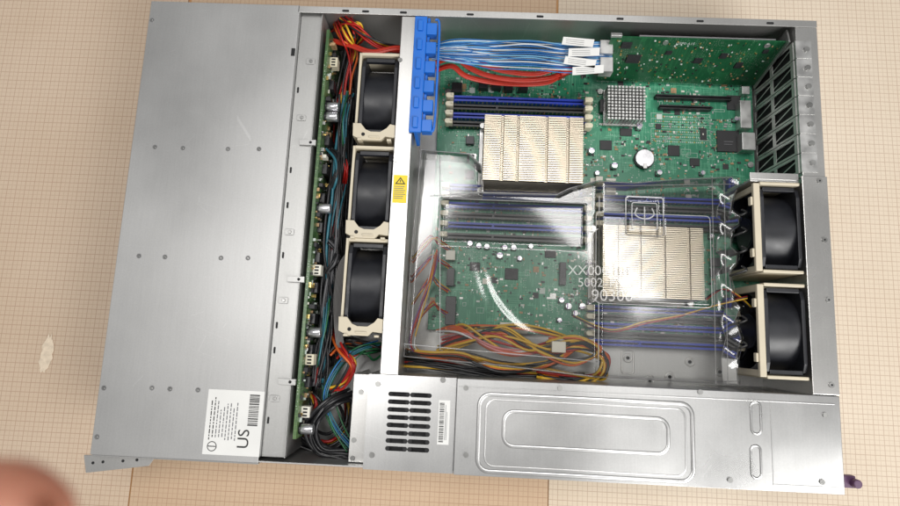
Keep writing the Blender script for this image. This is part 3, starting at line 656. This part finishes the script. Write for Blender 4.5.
for (v0, v1) in ((40, 54), (57, 72)):
    x0, y0, x1, y1 = rect(600, v0, 613, v1, .066); MB().box(x0, y0, .055, x1, y1, .067, ALU).obj('data_connector', t, .0006)
def flatcable(path, lab):
    q = MB()
    P = [a3(*p) for p in path]; q.tube(P, .0030, SATAR, 10, flat=.32)
    q.tube([(p[0], p[1], p[2]+.0009) for p in P], .0006, SATAR, 6)
    e = P[-1]; d = (Vector(P[-1])-Vector(P[-2])).normalized(); q.cyl(tuple(Vector(e)-d*.004), tuple(Vector(e)+d*.012), .0048, SATAR, 4)
    q.obj('data_cable', label=lab, cat='cable', group='red data cables')
flatcable([(436, 62, .05), (455, 58, .055), (470, 68, .05), (490, 76, .045), (520, 80, .04), (548, 78, .035), (562, 73, .03)], 'flat red data cable curving across the motherboard')
flatcable([(436, 70, .045), (452, 66, .05), (466, 76, .045), (492, 82, .036), (525, 84, .032), (548, 82, .028), (560, 75, .025)], 'flat red data cable lying beside its twin')
flatcable([(436, 56, .045), (470, 60, .05), (500, 70, .045), (535, 74, .04), (560, 68, .04), (598, 70, .055)], 'flat red data cable leading to the upright card')
flatcable([(330, 40, .06), (350, 45, .07), (372, 52, .074), (396, 48, .07), (420, 50, .06)], 'flat red data cable bent across the first fan')
for v in (243, 262, 285, 310):
    harness('fan_lead', 'thin coloured fan lead plugged into the board edge', 'wiring', [(412, v+18, .03), (420, v+6, .04), (432, v-6, .035), (440, v, .028), (450, v+6, .018)], [WPUR, WRED, WYEL, WORG], .003, .0007, 'fan leads along the board edge')
harness('fan_lead', 'orange and yellow leads hanging beside the cross beam', 'wiring', [(436, 250, .03), (430, 280, .05), (420, 310, .055), (412, 345, .05), (425, 356, .04)], [WORG, WYEL, WRED, WPUR, WWHT], .004, .0007)
harness('power_cable_bundle', 'yellow, orange and black power cables tied in a loop', 'wiring', [(442, 348, .03), (470, 338, .045), (500, 332, .05), (525, 345, .05), (548, 350, .048), (580, 346, .045), (604, 356, .04), (603, 374, .04), (578, 380, .04), (540, 372, .035)], [WYEL, WYEL, WORG, WYEL, WBLK, WBLK, WYEL, WORG, WYEL, WRED, WBLK, WBLK], .0060, .0013, rnd=.8)
harness('power_cable_bundle', 'yellow and black cables running along the power supply', 'wiring', [(402, 352, .04), (430, 357, .05), (465, 358, .05), (500, 366, .05), (535, 366, .045), (560, 356, .045), (575, 345, .035)], [WYEL, WBLK, WYEL, WBLK, WORG, WBLK, WYEL, WORG, WBLK], .006, .0014, rnd=.7)
harness('power_cable_bundle', 'orange, pink and red cables fanned across the board corner', 'wiring', [(440, 334, .02), (462, 330, .045), (490, 345, .05), (520, 352, .05), (552, 346, .03)], [WORG, WORG, WPNK, WRED, WWHT, WORG, WYEL, WPNK], .0070, .0012, rnd=.8)
harness('power_cable_bundle', 'yellow cables running along the lower board edge', 'wiring', [(446, 330, .03), (480, 326, .04), (515, 326, .042), (545, 332, .04), (572, 340, .03)], [WYEL, WYEL, WBLK, WYEL, WORG], .0032, .0011)
harness('power_cable_bundle', 'black cables lying along the chassis floor', 'wiring', [(398, 360, .03), (440, 366, .035), (480, 372, .035), (530, 378, .03), (585, 378, .03)], [WBLK]*8+[WYEL, WRED], .006, .0013, rnd=.9)
harness('power_cable_bundle', 'loose yellow and orange wires crossing the cable loop', 'wiring', [(520, 338, .045), (545, 352, .052), (575, 362, .048), (598, 350, .05), (575, 338, .045), (548, 342, .05)], [WYEL, WORG, WYEL, WBLK], .005, .0011, rnd=.8)
harness('fan_lead', 'thin yellow, red and black lead to a rear fan', 'wiring', [(575, 316, .035), (610, 330, .045), (645, 322, .05), (680, 316, .055), (715, 306, .06), (748, 298, .07)], [WYEL, WRED, WBLK], .0022, .0008)
harness('fan_lead', 'thin red and black lead to a rear fan', 'wiring', [(706, 300, .03), (722, 290, .045), (738, 296, .05), (752, 308, .06)], [WRED, WBLK, WYEL], .002, .0008)
x0, y0, x1, y1 = rect(552, 341, 566, 353, .058); MB().box(x0, y0, .046, x1, y1, .058, WHITEP).obj('cable_connector', label='white plastic plug on the power cables', cat='connector', bevel=.0008)

# ---------------------------------------------------------------- blue cable clamp
x0, y0, x1, y1 = rect(414, 16, 440, 133, .090)
t = thing('cable_clamp', 'bright blue plastic cable clamp hooked on the cross beam', 'cable clamp', ((x0+x1)/2, (y0+y1)/2, .06))
x0 = BX1-.003; x1 = x0+.022; b = MB(); b.box(x0, y0, .0872, x0+.012, y1, .0905, BLUEC); n = 6; st = (y1-y0)/n
for i in range(n):
    ya_ = y0+i*st; b.box(x0+.012, ya_+.001, .080, x1, ya_+st*.66, .0905, BLUEC); b.box(x0+.012, ya_+st*.66, .076, x1-.007, ya_+st+.001, .086, BLUEC)
    b.box(x0+.0035, ya_+st*.2, .0905, x0+.0085, ya_+st*.75, .0925, BLUEC)
b.box(x0+.0045, y0, .050, x0+.008, y1, .0872, BLUEC)
b.obj('clamp_body', t, .0007)
b = MB(); b.tube([(x1-.002, y0+.002, .088), (x1+.002, y0+.008, .088), (x1+.0025, (y0+y1)/2, .088), (x1+.002, y1-.008, .088), (x1-.002, y1-.002, .088)], .0012, BLUEC); b.obj('clamp_strap', t)

# ---------------------------------------------------------------- expansion card (upright, leaning)
xa, ya_ = at(612, 35, .079); xb, yb_ = at(788, 41, .079); yc = (ya_+yb_)/2
zc0, zc1 = .014, .079; LEAN = .016
EC = thing('expansion_card', 'green low profile circuit card standing upright in its slot', 'circuit card', ((xa+xb)/2, yc, zc0))
MB().box(xa, yc, zc0, XR-.004, yc+.0016, zc1, PCBD).obj('circuit_board', EC)
MB().box(XR-.004, yc-.003, .012, XR-.0022, yc+.012, .083, ALU).obj('card_bracket', EC, .0003)
MB().box(xa-.001, yc-.001, zc1, xa+.010, yc+.003, zc1+.003, ALU).obj('card_clip', EC, .0003)
for (fx, z, w, h, d) in ((.10, .069, .010, .008, .0015), (.17, .050, .014, .011, .0015), (.36, .060, .006, .005, .001), (.55, .050, .008, .007, .001), (.68, .058, .007, .007, .001), (.80, .045, .007, .008, .001), (.9, .066, .005, .005, .001)):
    x = xa+fx*(XR-xa); MB().box(x-w/2, yc-d, z-h/2, x+w/2, yc, z+h/2, CHIP).obj('microchip', EC)
b = MB()
for i in range(200):
    x = R.uniform(xa+.003, XR-.008); z = R.uniform(zc0+.004, zc1-.003); w = R.uniform(.0004, .001); h = R.uniform(.0004, .0008); b.box(x-w, yc-R.uniform(.0004, .001), z-h, x+w, yc, z+h, R.choice([CHIP, TANC, SILK, GOLD]))
b.obj('surface_components', EC, kind='stuff')
text('card_lettering', 'DSP0 A1S', .0045, (xa+.075, yc-.0002, .073), 0, SILK, EC, rot=Matrix.Rotation(math.pi/2, 4, 'X'))
for xq in (xa+.055, XR-.02): MB().cyl((xq, yc-.001, .074), (xq, yc, .074), .0028, ALU, 18).obj('mounting_ring', EC)
EC.location.y -= LEAN; EC.rotation_euler = (-math.atan(LEAN/(zc1-zc0)), 0, 0)
MB().box(xa+.03, W-.012, .02, XR-.01, W-.0105, .07, DARKSTEEL).obj('cable_channel', CH)

# ---------------------------------------------------------------- clear air shroud
poly = [at(u, v, .070) for u, v in ((420, 144), (470, 148), (482, 160), (484, 188), (560, 190), (572, 184), (600, 176), (640, 178), (690, 174), (740, 172), (748, 180), (740, 196), (739, 206), (747, 212), (748, 222), (740, 228), (739, 244), (746, 250), (745, 262), (738, 270), (740, 296), (749, 306), (744, 320), (750, 338), (745, 360), (747, 386), (600, 378), (500, 366), (402, 357), (410, 250))]
def inside(x, y):
    c = False
    for i in range(len(poly)):
        (xa, ya), (xb, yb) = poly[i], poly[i-1]
        if (ya > y) != (yb > y) and x < (xb-xa)*(y-ya)/(yb-ya)+xa: c = not c
    return c
def sst(e0, e1, x): t = min(1, max(0, (x-e0)/(e1-e0))); return t*t*(3-2*t)
def line(pts): return [Vector((p[0], p[1], 0)) for p in smooth([(*at(u, v, .07), 0) for u, v in pts], 10)]
arcS = line(((470, 235), (480, 268), (491, 298), (511, 323), (539, 339), (580, 349)))
emb = rect(626, 196, 664, 236, .07); hsr = rect(596, 212, 712, 308, .07); xm = at(600, 250, .07)[0]; xe = at(722, 270, .07)[0]
lob = rect(440, 196, 588, 250, .07)
def dedge(x, y):
    d = 1
    for i in range(len(poly)):
        a = Vector(poly[i]); b_ = Vector(poly[i-1]); p = Vector((x, y)); ab = b_-a; t = max(0, min(1, (p-a).dot(ab)/ab.length_squared)); d = min(d, (p-a-ab*t).length)
    return d
def arcz(x, y):
    k, d2 = min(enumerate((q.x-x)**2+(q.y-y)**2 for q in arcS), key=lambda e: e[1])
    t = k/(len(arcS)-1); return .00125*math.sin(math.pi*t)**1.5*math.exp(-d2/.0062**2)  # shallow ridge added to the shape to catch the lamps as a curved highlight
def hz(x, y):
    z = .062+.006*sst(xm-.003, xm+.003, x)+arcz(x, y)
    if emb[0] < x < emb[2] and emb[1] < y < emb[3]:
        e = min(x-emb[0], emb[2]-x, y-emb[1], emb[3]-y); z -= .003*sst(0, .002, e)
    if hsr[0] < x < hsr[2] and hsr[1] < y < hsr[3]:
        e = min(x-hsr[0], hsr[2]-x, y-hsr[1], hsr[3]-y); z += .003*sst(0, .003, e)
    if lob[0] < x < lob[2] and lob[1] < y < lob[3]:
        e = min(x-lob[0], lob[2]-x, y-lob[1], lob[3]-y); z -= .0018*sst(0, .004, e)
    k = sst(xe-.004, xe+.004, x); z += k*.0016*math.sin(y*210)*math.sin(x*160)   # moulded lugs beside the rear fans
    z += .00022*math.sin(x*60+y*23)*math.sin(y*48)
    d = dedge(x, y); z -= .010*(1-sst(0, .005, d))
    return z
b = MB(); x0 = min(p[0] for p in poly); x1 = max(p[0] for p in poly); y0 = min(p[1] for p in poly); y1 = max(p[1] for p in poly); st = .00125; nx = int((x1-x0)/st)+1; ny = int((y1-y0)/st)+1; idx = {}
def vid(i, j):
    if (i, j) not in idx: x = x0+i*st; y = y0+j*st; idx[(i, j)] = len(b.v); b.v.append((x, y, hz(x, y)))
    return idx[(i, j)]
cells = {(i, j) for i in range(nx) for j in range(ny) if inside(x0+(i+.5)*st, y0+(j+.5)*st)}
for i, j in sorted(cells): b.face([vid(i, j), vid(i+1, j), vid(i+1, j+1), vid(i, j+1)], CLEAR, True)
SH = thing('air_shroud', 'smooth clear moulded plastic air shroud over memory and heatsink', 'air shroud', ((x0+x1)/2, (y0+y1)/2, .012))
b.obj('shroud_top', SH)
b = MB(); n = len(poly)
for i in range(n):
    a, c = poly[i], poly[(i+1) % n]; k = len(b.v)
    b.v += [(a[0], a[1], .0525), (c[0], c[1], .0525), (c[0], c[1], .022), (a[0], a[1], .022)]; b.face([k, k+1, k+2, k+3], CLEAR)
b.obj('shroud_wall', SH)
b = MB(); b.tube([(p[0], p[1], .0525) for p in poly], .0008, CLEARE, 6, True, sub=0); b.tube([(p[0], p[1], .022) for p in poly], .0005, CLEARE, 6, True, sub=0)
b.tube([(xm, poly[0][1]-.045, .066), (xm, y0+.01, .066)], .0006, CLEARE, 6, sub=0)
b.tube([(x, y, .0705) for x, y in rrect(hsr[0], hsr[1], hsr[2], hsr[3], .004)], .0004, CLEARE, 6, True, sub=0)
b.tube([(x, y, .0620) for x, y in rrect(lob[0], lob[1], lob[2], lob[3], .004)], .0004, CLEARE, 6, True, sub=0)
for u0, v0, u1, v1 in ((712, 176, 716, 384), (724, 180, 728, 384), (600, 312, 735, 316), (440, 156, 440, 350), (404, 344, 600, 362), (484, 192, 430, 196), (600, 186, 735, 184)):
    b.tube([a3(u0, v0, .0655 if u0 > 590 else .0625), a3(u1, v1, .0655 if u0 > 590 else .0625)], .0005, CLEARE, 6, sub=0)
b.obj('shroud_rim', SH)
b = MB(); b.tube([(x, y, .0690) for x, y in rrect(emb[0], emb[1], emb[2], emb[3], .003)], .0007, EMBE, 6, True, sub=0)
ex, ey = (emb[0]+emb[2])/2, (emb[1]+emb[3])/2
b.tube([(x, y, .0690) for x, y in rrect(ex-.012, ey-.013, ex+.012, ey+.013, .002)], .0005, EMBE, 6, True, sub=0)
b.tube([(ex-.007, ey+.008, .0690), (ex-.009, ey+.002, .0690), (ex-.004, ey-.002, .0690), (ex+.004, ey-.002, .0690), (ex+.009, ey+.002, .0690), (ex+.007, ey+.008, .0690)], .0007, EMBE, 6)
b.tube([(ex, ey+.009, .0690), (ex, ey-.009, .0690)], .0007, EMBE, 6, sub=0); b.obj('moulded_emblem', SH)
for (s_, sz, u, v) in (('XX00C101', .0130, 600, 271), ('5002-1A', .0120, 600, 283), ('90306', .0155, 612, 296)):
    x, y = at(u, v, .0735); text('moulded_lettering', s_, sz, (x, y, .0735), .03, MOULD, SH, ext=.0003)
for v in (213, 231, 250, 270, 320, 345):
    x, y, z = a3(742, v, .066); MB().tube([(x-.008, y-.005, z-.008), (x-.003, y-.003, z), (x+.003, y, z+.003), (x+.001, y+.004, z-.002)], .0012, SMOKY, 7, flat=.6).obj('shroud_hook', SH)

# ---------------------------------------------------------------- fingertip at lens edge
SK = mat('skin', srgb(188, 130, 108), 0, .5, .08, 60); SK.node_tree.nodes['Principled BSDF'].inputs['Subsurface Weight'].default_value = .1
NAIL = mat('fingernail', srgb(205, 155, 138), 0, .3, .03)
def cp_(u, v, d): return CAMLOC + CM @ Vector(((u-450)/F*d, -(v-253)/F*d, -d))
tip = cp_(6, 524, .058); base = cp_(-230, 565, .085)
dr = (base-tip).normalized(); a = dr.orthogonal().normalized(); c = dr.cross(a); b = MB(); prof = [(-.006, .0004), (-.0052, .0032), (-.0035, .0054), (0, .0070), (.006, .0078), (.014, .0080), (.022, .0085), (.030, .0083), (.045, .0090)]
n = 24
for d, r in prof:
    for i in range(n): w = 2*math.pi*i/n; b.v.append(tuple(tip+dr*d+a*math.cos(w)*r+c*math.sin(w)*r*.9))
for k in range(len(prof)-1):
    for i in range(n): j = (i+1) % n; b.face([k*n+i, k*n+j, (k+1)*n+j, (k+1)*n+i], SK, True)
b.face(list(range(n)), SK, True)
b.face([(len(prof)-1)*n+i for i in range(n)], SK)
FG = thing('finger', 'fingertip of the person taking the picture, intruding near lens', 'finger', tuple(tip)); b.obj('fingertip_skin', FG)
q = MB(); q.tube([tuple(tip+dr*(-.002+k*.0025)-a*(.0060+.0005*k)) for k in range(4)], .0035, NAIL, 10, flat=.4); q.obj('fingernail', FG)

# ---------------------------------------------------------------- light
def area(name, loc, tgt, sx, sy, e, col):
    l = bpy.data.lights.new(name, 'AREA'); l.shape = 'RECTANGLE'; l.size = sx; l.size_y = sy; l.energy = e; l.color = col
    o = bpy.data.objects.new(name, l); bpy.context.collection.objects.link(o); o.location = loc; o.rotation_euler = (Vector(tgt)-Vector(loc)).to_track_quat('-Z', 'Y').to_euler()
area('window_light', (1.5, -.9, 1.3), (.5, .2, 0), 1.1, .7, 32, (1, .99, .97))
area('ceiling_lamp', (-.1, .5, 2.3), (.33, .2, 0), 1.2, .25, 17, (1, .98, .96))
area('ceiling_lamp', (.9, .7, 2.3), (.33, .2, 0), 1.2, .25, 14, (1, .98, .96))
w = bpy.data.worlds.new('World'); bpy.context.scene.world = w; w.use_nodes = True; nt = w.node_tree
bg = nt.nodes['Background']; bg.inputs[1].default_value = .36
tc = nt.nodes.new('ShaderNodeTexCoord'); sp = nt.nodes.new('ShaderNodeSeparateXYZ'); nt.links.new(tc.outputs['Generated'], sp.inputs[0])
nn = nt.nodes.new('ShaderNodeTexNoise'); nn.inputs['Scale'].default_value = 2.6; nn.inputs['Detail'].default_value = 1; nt.links.new(tc.outputs['Generated'], nn.inputs['Vector'])
mr = nt.nodes.new('ShaderNodeMapRange'); mr.inputs[1].default_value = .35; mr.inputs[2].default_value = .65; mr.inputs[3].default_value = .5; mr.inputs[4].default_value = 1.5; nt.links.new(nn.outputs[0], mr.inputs[0])
c = mixc(nt, mathn(nt, 'MULTIPLY_ADD', sp.outputs[1], -.5, .5), (.76, .77, .78), (1.0, .98, .95))
vm = nt.nodes.new('ShaderNodeVectorMath'); vm.operation = 'SCALE'; nt.links.new(c, vm.inputs[0]); nt.links.new(mr.outputs[0], vm.inputs['Scale']); nt.links.new(vm.outputs[0], bg.inputs[0])
# ---------------------------------------------------------------- camera
cam = bpy.data.cameras.new('Camera'); co = bpy.data.objects.new('camera', cam); bpy.context.collection.objects.link(co)
co.location = CAMLOC; co.rotation_euler = CAMROT; cam.sensor_width = 36; cam.lens = F*36/900; cam.clip_start = .005; cam.clip_end = 50
cam.dof.use_dof = True; cam.dof.focus_distance = .55; cam.dof.aperture_fstop = cam.lens/2.4
bpy.context.scene.camera = co
vs = bpy.context.scene.view_settings; vs.view_transform = 'Standard'; vs.look = 'None'; vs.exposure = 0
